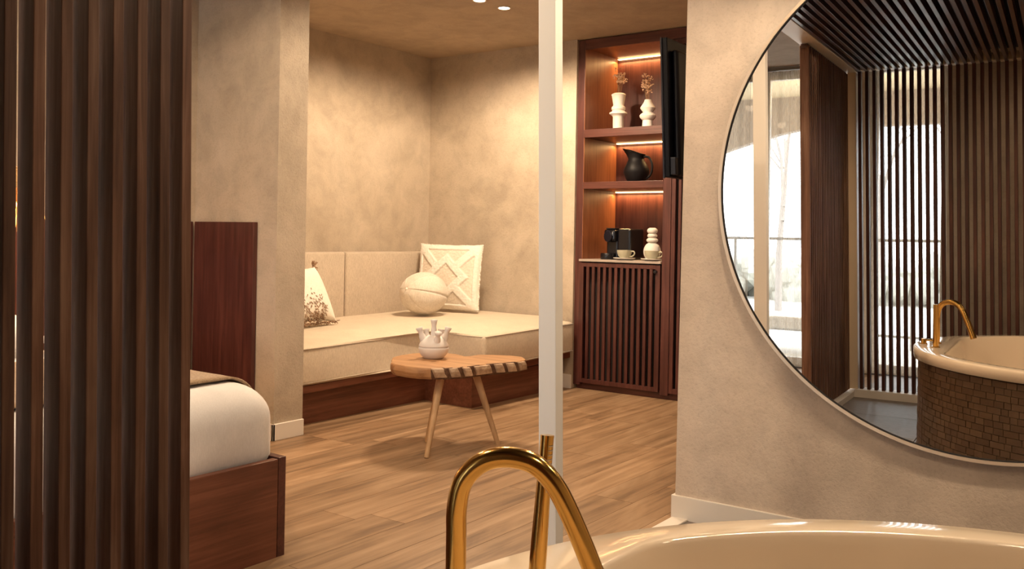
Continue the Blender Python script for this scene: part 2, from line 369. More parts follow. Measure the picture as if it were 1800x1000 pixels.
# ------------------------------------------------------------------ window wall behind the camera
structure(obj('wall_window', boxes([(-1.08, 1.84, -1.42, -1.3, 0, ZC), (-1.80, -1.66, -1.42, -1.3, 0, ZC)]), M['plaster']))
def window(name, x0, x1, mull):
    w = structure(obj(name, bx(x0, x1, -1.372, -1.366, 0.08, 2.50), M['glass']))
    fr = [(x0, x1, -1.40, -1.34, 0.0, 0.08), (x0, x1, -1.40, -1.34, 2.50, ZC), (x0, x0 + 0.05, -1.40, -1.34, 0.08, 2.50), (x1 - 0.05, x1, -1.40, -1.34, 0.08, 2.50)]
    for xm in mull: fr.append((xm - 0.03, xm + 0.03, -1.40, -1.34, 0.08, 2.50))
    obj('window_frame', boxes(fr), M['grey_frame'], w, bevel=0.004)
window('window_1', -4.60, -1.80, (-3.6, -2.545))
window('window_2', -1.66, -1.08, ())
rail = obj('curtain_rail', bx(-4.55, -1.05, -1.17, -1.14, 2.545, 2.57), M['rail'])
tag(rail, 'dark thin curtain rail under the ceiling along the window wall', 'curtain rail')
def curtain(x0, x1, lab, n, amp=0.035, seed=0):
    bm = bmesh.new(); rnd = random.Random(seed); cols = int((x1 - x0) * 90); rows = 14; g = []
    ph = [rnd.random() * 6 for _ in range(4)]
    for j in range(rows + 1):
        z = 2.54 - j / rows * 2.50; r = []
        for i in range(cols + 1):
            x = x0 + (x1 - x0) * i / cols; f = (x - x0) * n * 2 * PI
            y = -1.155 + amp * (0.75 + 0.25 * j / rows) * (math.sin(f + ph[0] + 0.8 * math.sin(f * 0.31 + ph[1])) + 0.35 * math.sin(f * 2.3 + ph[2] + j * 0.05))
            r.append(bm.verts.new((x, y, z)))
        g.append(r)
    for j in range(rows):
        for i in range(cols): bm.faces.new((g[j][i], g[j][i + 1], g[j + 1][i + 1], g[j + 1][i]))
    o = obj('sheer_curtain', bm, M['sheer'], smooth='all', loc=((x0 + x1) / 2, -1.155, 0))
    return tag(o, lab, 'curtain')
curtain(-4.5, -2.62, 'long sheer curtain seen at the mirror left edge, left of the cream post', 7, seed=1)
curtain(-2.56, -1.72, 'sheer curtain in the mirror between the cream post and the dark slatted panel', 8, seed=2)
curtain(-1.68, -1.08, 'sheer curtain glimpsed in the mirror through the slats left of the tub tap', 8, 0.025, seed=3)

# outside: balcony, parapet rail, soffit, trees
structure(obj('balcony_floor', bx(-7, 3, -3.9, -1.42, -0.12, -0.02), M['paving']))
structure(obj('ground_outside', bx(-30, 30, -60, -3.9, -0.5, -0.42), M['paving']))
structure(obj('balcony_soffit', bx(-7, 3, -3.6, -1.42, 2.66, 2.76), M['soffit']))
bm = bmesh.new(); xs = [-7 + 0.25 * k for k in range(41)]
def arch(x):
    return 2.30 - (max(0, -2.75 - x)) ** 1.25 * 0.26 if x < -2.75 else 2.30
top = [bm.verts.new((x, y, 2.76)) for y in (-3.6, -3.45) for x in xs]; bot = [bm.verts.new((x, y, max(1.2, arch(x)))) for y in (-3.6, -3.45) for x in xs]; n = len(xs)
for k in range(n - 1):
    for o_ in (0, n): bm.faces.new((top[o_ + k], top[o_ + k + 1], bot[o_ + k + 1], bot[o_ + k]))
    bm.faces.new((bot[k], bot[k + 1], bot[n + k + 1], bot[n + k])); bm.faces.new((top[k], top[k + 1], top[n + k + 1], top[n + k]))
structure(obj('balcony_fascia', bm, M['fascia']))
lamp('soffit_lamp', 'POINT', (-2.15, -2.3, 2.5), 45, WARM, shadow_soft_size=0.04)
rl = thing('balcony_railing', 'thin dark metal railing outside the window, seen in the mirror', 'railing', (-2, -3.35, 0))
obj('handrail', boxes([(-6.5, 2.5, -3.37, -3.33, 1.085, 1.115), (-6.5, 2.5, -3.365, -3.335, 0.10, 0.125)]), M['rail'], rl)
for k in range(10):
    x = -6.2 + k * 0.92
    o = obj('post', bx(x - 0.012, x + 0.012, -3.362, -3.338, -0.02, 1.085), M['rail'], rl)
def tree(x, y, h, seed, lab):
    t = thing('bare_tree', lab, 'tree', (x, y, -0.42), 'bare trees outside'); rnd = random.Random(seed); bm = bmesh.new(); bt = bmesh.new()
    def br(b2, p, d, L, r, lev):
        q = p + d * L; m_ = (p + q) / 2 + Vector((rnd.uniform(-.05, .05), rnd.uniform(-.05, .05), 0)) * L
        tube(b2, [p, m_, q], [r, r * 0.8, r * 0.6], 5 if lev < 3 else 3, cap=False)
        if lev == 4: return
        for _ in range(3 if lev < 2 else 2):
            nd = (d + Vector((rnd.uniform(-.8, .8), rnd.uniform(-.8, .8), rnd.uniform(-.1, .5)))).normalized()
            br(bt, p.lerp(q, rnd.uniform(.55, 1)), nd, L * rnd.uniform(.5, .75), r * 0.5, lev + 1)
    br(bm, Vector((x, y, -0.42)), Vector((0.03, 0, 1)).normalized(), h * 0.45, 0.07, 0)
    obj('trunk', bm, M['bark'], t, smooth='all'); obj('branches', bt, M['bark'], t, smooth='all')
for i, (x, y, h) in enumerate([(-6.2, -8.5, 5.0), (-4.6, -9.5, 5.5), (-2.9, -8.8, 4.8), (-1.6, -11, 5.6), (-8, -12, 5.8)]):
    tree(x, y, h, i + 3, ['bare leafless tree outside, at the mirror left edge', 'bare leafless tree with forking trunk outside, in the mirror between post and dark panel', 'bare leafless tree outside behind the slats in the mirror', 'farther bare tree outside behind the slats in the mirror', 'distant bare tree at the mirror far left'][i])
bm = bmesh.new(); rnd = random.Random(5)
for k in range(420):
    c = Vector((rnd.uniform(-16, 6), rnd.uniform(-17, -15), 0)); c.z = rnd.uniform(-0.4, 0.3 + 0.5 * noise.noise(Vector((c.x * 0.5, 0, 0))))
    bmesh.ops.create_icosphere(bm, subdivisions=1, radius=rnd.uniform(.25, .5), matrix=Matrix.Translation(c))
o = stuff(obj('hedge', bm, M['hedge'])); tag(o, 'low grey-green hedge far outside, seen in the mirror through the curtains', 'hedge')
# pale outdoor lounge bench
t = thing('garden_lounger', 'white garden lounger outside the window, seen in the mirror through the sheer', 'lounger', (-2.5, -2.6, -0.02))
obj('seat', boxes([(-3.3, -2.1, -2.95, -2.35, 0.22, 0.34)]), M['white_paint'], t, bevel=0.02)
bm = bx(-3.3, -3.2, -2.95, -2.35, 0.30, 0.85)
for v_ in bm.verts: v_.co.x -= (v_.co.z - 0.3) * 0.5
obj('backrest', bm, M['white_paint'], t, bevel=0.02)
for sx in (-3.25, -2.15):
    for sy in (-2.9, -2.4): obj('leg', bx(sx - .02, sx + .02, sy - .02, sy + .02, -0.02, 0.22), M['white_paint'], t)

# ------------------------------------------------------------------ slatted bath niche (leans slightly like the photo)
P = 0.0484; SW = 0.0215
scr = thing('slatted_screen', 'dark oak slatted side screen standing in the left foreground', 'screen', (-1.61, 0.5, 0))
b0 = lean(bx(-1.635, -1.58, -SW / 2, SW / 2, 0.06, 2.285))
s0 = obj('slat', b0, M['slat'], scr, bevel=0.0018, loc=(-1.61, 0, 0))
y = 1.0660 + SW / 2; first = True
while y > -0.06:
    if first: s0.location = (0, y - 0.5, 0); first = False
    else:
        c = s0.copy(); COL.objects.link(c); c.parent = scr; c.location = (0, y - 0.5, 0)
    y -= P
obj('top_rail', lean(bx(-1.628, -1.59, -0.06, 1.09, 2.27, 2.295)), M['slat_y'], scr)
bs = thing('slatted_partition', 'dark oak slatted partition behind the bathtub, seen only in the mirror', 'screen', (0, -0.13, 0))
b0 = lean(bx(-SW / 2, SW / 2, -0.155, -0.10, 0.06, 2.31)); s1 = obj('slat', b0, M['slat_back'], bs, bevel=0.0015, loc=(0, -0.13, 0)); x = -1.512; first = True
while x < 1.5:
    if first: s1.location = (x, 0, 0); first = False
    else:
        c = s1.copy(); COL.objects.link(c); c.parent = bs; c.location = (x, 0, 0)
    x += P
cs = thing('slatted_ceiling', 'dark slatted wooden canopy over the bathtub, seen in the mirror top', 'canopy', (0, 1.6, 2.33))
b0 = bx(-SW / 2, SW / 2, -0.10, 3.31, 2.305, 2.36); s2 = obj('slat', b0, M['slat_y'], cs, bevel=0.0015, loc=(0, 1.6, 2.33)); x = -1.540; first = True
while x < 1.68:
    if first: s2.location = (x, 0, 0); first = False
    else:
        c = s2.copy(); COL.objects.link(c); c.parent = cs; c.location = (x, 0, 0)
    x += P
obj('backing', bx(-1.58, 1.70, -0.16, 3.31, 2.40, 2.42), M['void'], cs)
for x_, y_, p in NICHE_FILL_SPOTS:
    obj('fill_lamp', lathe(bmesh.new(), [(0, 0), (0.028, 0), (0.028, 0.03), (0, 0.03)], (x_, y_, 2.292), 16), M['bulb'], cs)  # glowing discs added to go with the niche fill spots
fr = thing('niche_frame', 'cream painted frame of the bath niche carrying beam and corner post, in the mirror', 'frame', (-1.56, -0.12, 0))
obj('beam', lean(bx(-1.645, -1.525, -0.17, 3.32, 2.30, 2.365)), M['niche_paint'], fr, bevel=0.002)
obj('beam', lean(bx(-1.60, 1.70, -0.17, -0.085, 2.312, 2.365)), M['niche_paint'], fr, bevel=0.002)
obj('post', lean(bx(-1.59, -1.533, -0.17, -0.085, 0.06, 2.30)), M['niche_paint'], fr, bevel=0.002)
obj('kerb', boxes([(-1.645, -1.53, -0.20, 1.12, 0, 0.045), (-1.597, -1.53, 1.12, 3.32, 0, 0.012), (-1.53, 1.70, -0.20, -0.06, 0, 0.06)]), M['base'], fr, bevel=0.003)
colm = obj('column', lean(boxes([(-1.557, -1.495, 2.280, 2.321, 0.013, 2.30)])), M['white_paint'], bevel=0.002, loc=(-1.535, 2.29, 0))
tag(colm, 'slim white square post standing beyond the bathtub tap, floor to ceiling', 'post')

# ------------------------------------------------------------------ mirror
TH = math.radians(2.3); MR = 0.905
mc = Vector((-1.40 + MR * math.cos(TH), 3.285 + MR * math.sin(TH), 1.315))
mt = thing('round_mirror', 'large round wall mirror with thin pale metal frame', 'mirror', mc)
R = Matrix.Translation(mc) @ Matrix.Rotation(TH, 4, 'Z') @ Matrix.Rotation(PI / 2 + math.radians(0.17), 4, 'X')   # local z -> -y
bm = lathe(bmesh.new(), [(0, 0), (MR - 0.003, 0), (MR - 0.003, -0.008), (0, -0.008)], n=128); bmesh.ops.transform(bm, matrix=R, verts=bm.verts)
obj('mirror_glass', bm, M['mirror'], mt)
bm = lathe(bmesh.new(), [(MR - 0.003, -0.012), (MR - 0.003, 0.010), (MR + 0.008, 0.012), (MR + 0.010, -0.012), (MR - 0.003, -0.012)], n=160); bmesh.ops.transform(bm, matrix=R, verts=bm.verts)
obj('frame', bm, M['frame_metal'], mt, smooth=True)
bm = lathe(bmesh.new(), [(MR - 0.0065, 0.0015), (MR - 0.0065, 0.006), (MR - 0.003, 0.007)], n=160); bmesh.ops.transform(bm, matrix=R, verts=bm.verts)
obj('inner_lip', bm, M['void'], mt, smooth=True)

# ------------------------------------------------------------------ bathtub
TC = Vector((0.010, 1.10)); TA, TB, TZ = 1.00, 1.01, 0.544
tub = thing('bathtub', 'large round cream bathtub with tiled side and tap deck', 'bathtub', (TC.x, TC.y, 0))
NT = 144
def outer(a, inset=0.0): return Vector((TC.x + (TA - inset) * math.cos(a), TC.y + (TB - inset) * math.sin(a)))
def inner(a, inset=0.0):
    p = Vector(((TA - 0.080 - inset) * math.cos(a), (TB - 0.082 - inset) * math.sin(a)))
    lim = -0.808 + inset                                  # chord of the tap deck
    if p.x < lim + 0.10:
        k = 0.012; t = (lim - p.x)
        s = k * math.log(1 + math.exp(t / k)) if t / k < 20 else t
        p.x = p.x + s
    return Vector((TC.x + p.x, TC.y + p.y))
def rim_ring(bm, fn, z, inset=0.0): return [bm.verts.new((*fn(2 * PI * k / NT, inset), z)) for k in range(NT)]
def bridge(bm, a, b2):
    for k in range(NT): bm.faces.new((a[k], a[(k + 1) % NT], b2[(k + 1) % NT], b2[k]))
bm = bmesh.new()
rings = [rim_ring(bm, outer, TZ - 0.055, 0.02), rim_ring(bm, outer, TZ - 0.055, 0.002), rim_ring(bm, outer, TZ - 0.010, 0.0), rim_ring(bm, outer, TZ - 0.003, 0.003), rim_ring(bm, outer, TZ, 0.010)]
for ins, dz in ((-0.006, 0), (-0.001, -0.001), (0.003, -0.004), (0.006, -0.010), (0.011, -0.03), (0.03, -0.12), (0.05, -0.25), (0.09, -0.33), (0.17, -0.375), (0.30, -0.39), (0.5, -0.395), (0.7, -0.397)):
    rings.append(rim_ring(bm, inner, TZ + dz, ins))
for a, b2 in zip(rings, rings[1:]): bridge(bm, a, b2)
bm.faces.new(rings[-1])
obj('basin', bm, M['acrylic'], tub, smooth='all')
bm = bmesh.new(); a = [bm.verts.new((*outer(2 * PI * k / NT, 0.032), 0.006)) for k in range(NT)]; b2 = [bm.verts.new((*outer(2 * PI * k / NT, 0.032), TZ - 0.05)) for k in range(NT)]; bridge(bm, a, b2)
obj('tile_backing', bm, M['grout'], tub, smooth='all')
# tiles: individually on the side the mirror shows, joined elsewhere
rows = 15; TH_ = (TZ - 0.062 - 0.008) / rows; nt_ = 0; rest = bmesh.new(); tm = []
for w in (0.036, 0.050, 0.075):
    b2 = bx(-w / 2 + 0.0012, w / 2 - 0.0012, -0.004, 0.003, 0.0012, TH_ - 0.0012); me = bpy.data.meshes.new('tile'); b2.to_mesh(me); b2.free(); me.materials.append(M['tub_tile']); tm.append((w, me))
rnd = random.Random(11); RM = 0.975
for r in range(rows):
    a = math.radians(200) - rnd.random() * 0.06
    while a > math.radians(200 - 360):
        w, me = rnd.choice(tm); da = w / RM; am = a - da / 2; p = outer(am, 0.030 - rnd.uniform(0, 0.002)); z = 0.008 + r * TH_
        rot = math.atan2(TB * math.sin(am) / TB ** 2 * TA * TA / TA, math.cos(am)) - PI / 2
        if math.radians(97) < am < math.radians(158) and nt_ < 300:
            o = bpy.data.objects.new('tile', me); COL.objects.link(o); o.parent = tub; o.location = (p.x - TC.x, p.y - TC.y, z); o.rotation_euler = (rnd.uniform(-.02, .02), 0, rot); nt_ += 1
        else:
            mtx = Matrix.Translation((p.x, p.y, z)) @ Matrix.Rotation(rot, 4, 'Z'); k0 = len(rest.verts); box(rest, -w / 2 + 0.0012, w / 2 - 0.0012, -0.004, 0.003, 0.0012, TH_ - 0.0012); rest.verts.ensure_lookup_table()
            bmesh.ops.transform(rest, matrix=mtx, verts=rest.verts[k0:])
        a -= da
stuff(obj('tile_field', rest, M['tub_tile'], tub))

# tap set
TZ = 0.5452
tap = thing('bath_tap', 'brushed brass bath tap with arched spout, hand shower and lever on the tub deck', 'tap', (-0.879, 1.079, TZ))
bpt = Vector((-0.879, 1.079)); dr = (Vector((-0.683, 1.187)) - bpt).normalized()
prof = [(0, 0.5455), (0, 0.60), (0, 0.66), (0, 0.700), (0.007, 0.738), (0.0255, 0.764), (0.051, 0.779), (0.083, 0.783), (0.117, 0.775), (0.143, 0.753), (0.163, 0.722), (0.187, 0.672), (0.2085, 0.622), (0.2185, 0.598)]
path = smooth_path([(bpt.x + dr.x * s, bpt.y + dr.y * s, z) for s, z in prof], 6)
obj('spout', tube(bmesh.new(), path, 0.0158, 28), M['brass'], tap, smooth=True)
d_ = (path[-1] - path[-2]).normalized()
obj('spout_outlet', tube(bmesh.new(), [path[-1] - d_ * 0.012, path[-1] + d_ * 0.004], 0.0164, 28), M['brass'], tap, smooth=True)
obj('flange', lathe(bmesh.new(), [(0, 0), (0.024, 0), (0.024, 0.006), (0.017, 0.008), (0, 0.008)], (bpt.x, bpt.y, TZ), 28), M['brass'], tap, smooth=True)
hb = Vector((-0.863, 1.277, TZ)); ht = Vector((-0.864, 1.303, 0.775))
hs = obj('hand_shower', tube(bmesh.new(), [hb.lerp(ht, k / 8) for k in range(9)], [0.0146, 0.0146, 0.0142, 0.0136, 0.0130, 0.0125, 0.0120, 0.0116, 0.0115], 24), M['brass'], tap, smooth=True)
obj('flange', lathe(bmesh.new(), [(0, 0), (0.021, 0), (0.021, 0.003), (0, 0.004)], tuple(hb), 24), M['brass'], tap, smooth=True)
nb = bmesh.new(); ax = (ht - hb).normalized()
for k in range(11):
    for s in (-1, 0, 1):
        side = Vector((math.cos(-0.25 + s * 0.28), math.sin(-0.25 + s * 0.28), 0)); c = hb.lerp(ht, 0.94 - k * 0.033) + side * 0.0115
        bmesh.ops.create_icosphere(nb, subdivisions=1, radius=0.0016, matrix=Matrix.Translation(c))
stuff(obj('nozzles', nb, M['chrome'], hs))
obj('hand_shower_cap', tube(bmesh.new(), [ht - ax * 0.001, ht + ax * 0.003], 0.0118, 24), M['brass'], hs, smooth=True)
lv = Vector((-0.938, 1.152, TZ))
obj('valve_body', lathe(bmesh.new(), [(0, 0), (0.021, 0), (0.021, 0.005), (0.015, 0.006), (0.015, 0.026), (0.013, 0.030), (0, 0.030)], tuple(lv), 24), M['brass'], tap, smooth=True)
obj('lever', tube(bmesh.new(), [lv + Vector((0, 0, 0.022)), lv + Vector((0.075, 0.0, 0.024))], [0.006, 0.0055], 14), M['brass'], tap, smooth=True)

# ------------------------------------------------------------------ wall cabinet with lit shelves
YF = 5.72
cab = thing('built_in_cabinet', 'tall built-in walnut cabinet with three lit open shelves and slatted doors', 'cabinet', (-2.9, YF, 0))
obj('side_panel', bx(-3.573, -3.517, YF, 6.22, 0.03, 2.572), M['walnut_z'], cab, bevel=0.002)
obj('partition', bx(-2.865, -2.803, YF, 6.22, 0.03, 2.50), M['walnut_z'], cab, bevel=0.002)
obj('side_panel', bx(-1.62, -1.56, YF, 6.22, 0.03, 2.572), M['walnut_z'], cab, bevel=0.002)
obj('top_rail', bx(-3.517, -1.62, YF, YF + 0.02, 2.500, 2.572), M['walnut_x'], cab, bevel=0.002)
obj('top_panel', bx(-3.517, -1.62, YF + 0.02, 6.22, 2.508, 2.53), M['niche_wood'], cab)
obj('plinth', bx(-3.56, -1.62, YF + 0.03, YF + 0.06, 0.0, 0.045), M['walnut_x'], cab)
obj('shelf', bx(-3.517, -2.865, YF, 6.2, 1.850, 1.909), M['walnut_x'], cab, bevel=0.002)
obj('shelf', bx(-3.517, -2.865, YF, 6.2, 1.473, 1.523), M['walnut_x'], cab, bevel=0.002)
obj('shelf_lining', boxes([(-3.517, -3.513, YF + 0.002, 6.2, 0.957, 1.473), (-3.517, -3.513, YF + 0.002, 6.2, 1.523, 1.85), (-3.517, -3.513, YF + 0.002, 6.2, 1.909, 2.508)]), M['niche_wood'], cab)
obj('back_panel', bx(-3.517, -2.865, 6.20, 6.22, 0.957, 2.508), M['walnut_z'], cab)
obj('countertop', bx(-3.535, -2.868, YF - 0.012, 6.2, 0.940, 0.957), M['counter'], cab, bevel=0.002)
obj('shade_sheet', bx(-3.517, -2.865, 5.80, 5.81, 0.045, 0.935), M['void'], cab)  # near-black sheets stand in for the shade behind the slatted doors
obj('shade_sheet', bx(-2.803, -1.62, 5.79, 5.80, 0.045, 2.50), M['void'], cab)
for z in (2.503, 1.848, 1.471):
    obj('light_strip', bx(-3.50, -2.87, 6.172, 6.198, z - 0.0055, z - 0.001), M['led'], cab)
def slat_door(x0, x1, z0, z1, stile, rail, n, y0=YF):
    bmx = boxes([(x0, x0 + stile, y0 - 0.002, y0 + 0.02, z0, z1), (x1 - stile, x1, y0 - 0.002, y0 + 0.02, z0, z1), (x0 + stile, x1 - stile, y0 - 0.002, y0 + 0.02, z0, z0 + rail), (x0 + stile, x1 - stile, y0 - 0.002, y0 + 0.02, z1 - rail, z1)])
    d = obj('door', bmx, M['walnut_z'], cab, bevel=0.001)
    w = (x1 - x0 - 2 * stile) / (2 * n + 1); first = None
    for k in range(n):
        xx = x0 + stile + w * (2 * k + 1)
        if first is None:
            first = obj('slat', bx(xx, xx + w, y0, y0 + 0.018, z0 + rail, z1 - rail), M['walnut_z'], d, bevel=0.001); x_first = xx
        else:
            c = first.copy(); COL.objects.link(c); c.parent = d; c.location.x += xx - x_first
    return d
d1 = slat_door(-3.535, -2.876, 0.048, 0.932, 0.036, 0.030, 12)
obj('door_knob', lathe(bmesh.new(), [(0, 0), (0.012, 0), (0.012, 0.016), (0, 0.017)], (0, 0, 0), 16), M['black'], d1, loc=(0, 0, 0))
kn = COL.objects['door_knob']; kn.location = Vector((-2.908, YF - 0.003, 0.885)) - root_of(kn).location; kn.rotation_euler = (PI / 2, 0, 0)
slat_door(-2.798, -2.21, 0.048, 2.495, 0.030, 0.035, 12)
slat_door(-2.205, -1.625, 0.048, 2.495, 0.030, 0.035, 12)

# vases and things on the shelves
def vase(name, prof, c, lab, mat, group=None, flowers=False):
    t = thing(name, lab, 'vase', c, group)
    pr = smooth_profile(prof)
    h = pr[-1]; inn = [(max(0.001, r - 0.005), z) for r, z in pr[::-1] if z > 0.02]
    obj('body', lathe(bmesh.new(), [(0, 0)] + pr + inn + [(0, 0.02)], c, 32), mat, t, smooth=True)
    return t
def smooth_profile(prof): return [(r, z) for r, z in prof]
S1 = 1.9097
v1c = (-3.36, 5.95, S1)
vase('stacked_vase', [(0.040, 0), (0.040, 0.003), (0.041, 0.11), (0.046, 0.118), (0.068, 0.132), (0.066, 0.142), (0.048, 0.152), (0.046, 0.160), (0.052, 0.166), (0.052, 0.182), (0.042, 0.192), (0.040, 0.20), (0.052, 0.268), (0.056, 0.276), (0.046, 0.284), (0.036, 0.288)], v1c, 'taller off-white vase with angular collars on the top shelf', M['ceramic'], 'vases on the top shelf')
v2c = (-3.115, 5.95, S1)
vase('ribbed_vase', [(0.045, 0), (0.045, 0.003), (0.037, 0.07), (0.046, 0.078), (0.058, 0.092), (0.060, 0.104), (0.052, 0.116), (0.036, 0.128), (0.036, 0.132), (0.054, 0.156), (0.056, 0.162), (0.044, 0.180), (0.030, 0.202), (0.026, 0.214), (0.024, 0.222)], v2c, 'shorter off-white vase with rounded bulges on the top shelf', M['ceramic'], 'vases on the top shelf')
def flowers(c, z0, h, lab, seed, spread):
    t = thing('dried_flowers', lab, 'flowers', (c[0], c[1], z0), 'dried flower sprigs on the top shelf'); rnd = random.Random(seed); st = bmesh.new(); bl = bmesh.new()
    for k in range(9):
        a = rnd.random() * 6.28; rr = rnd.uniform(.2, 1) * spread; top = Vector((c[0] + math.cos(a) * rr, c[1] + math.sin(a) * rr * .6, z0 + h * rnd.uniform(.55, 1)))
        base = Vector((c[0] + rnd.uniform(-.008, .008), c[1], z0 - 0.10)); mid = base.lerp(top, .6) + Vector((rnd.uniform(-.01, .01), 0, .01))
        tube(st, [base, mid, top], [0.0013, 0.001, 0.0007], 4)
        for j in range(9):
            q = mid.lerp(top, rnd.uniform(.2, 1)) if j else top
            e = q + Vector((rnd.uniform(-.026, .026), rnd.uniform(-.02, .02), rnd.uniform(-.005, .026))); tube(st, [q, e], 0.0006, 3)
            for _ in range(3): bmesh.ops.create_icosphere(bl, subdivisions=1, radius=rnd.uniform(.0028, .0055), matrix=Matrix.Translation(e + Vector((rnd.uniform(-.006, .006), rnd.uniform(-.006, .006), rnd.uniform(-.004, .006)))))
    stuff(obj('stems', st, M['stem'], t)); stuff(obj('blossoms', bl, M['blossom'], t))
flowers(v1c, S1 + 0.29, 0.175, 'dried flower sprigs standing in the taller top-shelf vase', 4, 0.055)
flowers(v2c, S1 + 0.225, 0.17, 'dried flower sprigs standing in the shorter top-shelf vase', 9, 0.05)
# black jug
jc = (-3.20, 5.95, 1.5238)
jt = thing('clay_jug', 'black clay jug with loop handle on the middle shelf', 'jug', jc)
bm = lathe(bmesh.new(), [(0, 0), (0.060, 0), (0.078, 0.03), (0.095, 0.075), (0.092, 0.105), (0.072, 0.145), (0.056, 0.17), (0.056, 0.19), (0.066, 0.225), (0.060, 0.225), (0.050, 0.19), (0.050, 0.17), (0.066, 0.14), (0.086, 0.10), (0.0, 0.02)], jc, 36)
for v_ in bm.verts:
    hz = v_.co.z - jc[2]
    if hz > 0.16:
        dx = v_.co.x - jc[0]; k = (hz - 0.16) / 0.065
        if dx < 0: v_.co.x += dx * 0.75 * k; v_.co.z += 0.030 * k * min(1, -dx / 0.05)
        else: v_.co.z -= 0.012 * k * dx / 0.05
obj('body', bm, M['black_matt'], jt, smooth=True)
obj('handle', tube(bmesh.new(), smooth_path([(jc[0] + 0.055, jc[1], jc[2] + 0.192), (jc[0] + 0.10, jc[1], jc[2] + 0.185), (jc[0] + 0.128, jc[1], jc[2] + 0.13), (jc[0] + 0.120, jc[1], jc[2] + 0.065), (jc[0] + 0.085, jc[1], jc[2] + 0.030)], 6), 0.0085, 10), M['black_matt'], jt, smooth='all')
# coffee machine
CT = 0.9578
ct = thing('coffee_machine', 'small black capsule coffee machine on the stone counter', 'coffee machine', (-3.33, 5.92, CT))
obj('body', bx(-3.315, -3.205, 5.885, 6.10, CT, CT + 0.228), M['black'], ct, bevel=0.014)
obj('brew_head', bx(-3.415, -3.315, 5.855, 5.96, CT + 0.13, CT + 0.222), M['black'], ct, bevel=0.02, segs=3)
obj('column', bx(-3.405, -3.310, 5.885, 5.96, CT, CT + 0.14), M['black'], ct, bevel=0.012)
bm = lathe(bmesh.new(), [(0, -0.004), (0.040, -0.004), (0.044, 0), (0.040, 0.006), (0, 0.008)], n=32); bmesh.ops.transform(bm, matrix=Matrix.Translation((-3.375, 5.853, CT + 0.170)) @ Matrix.Rotation(-0.35, 4, 'Z') @ Matrix.Rotation(PI / 2, 4, 'X'), verts=bm.verts)
obj('front_dial', bm, M['tv_edge'], ct, smooth=True)
obj('drip_tray', lathe(bmesh.new(), [(0, 0), (0.052, 0), (0.054, 0.004), (0.054, 0.040), (0.050, 0.045), (0, 0.045)], (-3.372, 5.85, CT), 28), M['black'], ct, smooth=True)
obj('lid', bx(-3.40, -3.32, 5.865, 6.05, CT + 0.222, CT + 0.232), M['black'], ct, bevel=0.004)
obj('lever', bx(-3.338, -3.330, 5.845, 5.856, CT + 0.175, CT + 0.205), M['chrome'], ct, bevel=0.002)
# bubble vases (flat moulded silhouettes of spheres)
def bubbles(c, s, lab):
    pr = []
    def blob(r, z0, z1, neck0, neck1, k=7):
        for i in range(k + 1):
            u = i / k; rr = (neck0 if u < .5 else neck1); zz = z0 + (z1 - z0) * u; q = math.sin(PI * u) ** 0.6 if 0 < u < 1 else 0; pr.append(((rr + (r - rr) * q) * s, zz * s))
    pr.append((0.0, 0)); blob(0.062, 0.0, 0.125, 0.032, 0.026, 12); blob(0.042, 0.125, 0.160, 0.026, 0.025); blob(0.036, 0.160, 0.190, 0.025, 0.025); blob(0.038, 0.190, 0.232, 0.025, 0.020)
    t = thing('bubble_vase', lab, 'vase', c, 'white bubble vases on the counter')
    obj('body', lathe(bmesh.new(), pr + [(0.014 * s, 0.232 * s), (0.014 * s, 0.15 * s), (0, 0.15 * s)], c, 32), M['ceramic'], t, smooth=True)
bubbles((-3.075, 5.98, CT), 1.02, 'smaller white bubble-neck vase on the counter, behind the cups')
bubbles((-2.957, 6.10, CT), 1.38, 'taller white bubble-neck vase at the right end of the counter')
# cups on saucers
def cup(c, lab, lab2):
    t = thing('coffee_cup', lab, 'cup', (c[0], c[1], c[2] + 0.008), 'stoneware cups on the counter')
    cc = (c[0], c[1], c[2] + 0.0095)
    obj('bowl', lathe(bmesh.new(), [(0, 0), (0.028, 0), (0.030, 0.006), (0.046, 0.022), (0.053, 0.045), (0.054, 0.062), (0.051, 0.062), (0.049, 0.045), (0.040, 0.022), (0, 0.012)], cc, 32), M['cup'], t, smooth=True)
    obj('handle', tube(bmesh.new(), smooth_path([(cc[0] + 0.048, cc[1], cc[2] + 0.052), (cc[0] + 0.075, cc[1], cc[2] + 0.054), (cc[0] + 0.082, cc[1], cc[2] + 0.036), (cc[0] + 0.066, cc[1], cc[2] + 0.020), (cc[0] + 0.040, cc[1], cc[2] + 0.016)], 5), 0.005, 8), M['cup'], t, smooth='all')
    s = obj('saucer', lathe(bmesh.new(), [(0, 0), (0.045, 0), (0.058, 0.005), (0.080, 0.013), (0.080, 0.016), (0.058, 0.010), (0, 0.008)], c, 36), M['ceramic'], smooth=True, loc=c)
    tag(s, lab2, 'saucer', 'pale saucers on the counter')
cup((-3.205, 5.80, CT), 'olive stoneware coffee cup next to the coffee machine', 'pale saucer under the cup next to the coffee machine')
cup((-2.982, 5.80, CT), 'olive stoneware coffee cup at the right, before the bubble vases', 'pale saucer under the right-hand cup before the bubble vases')

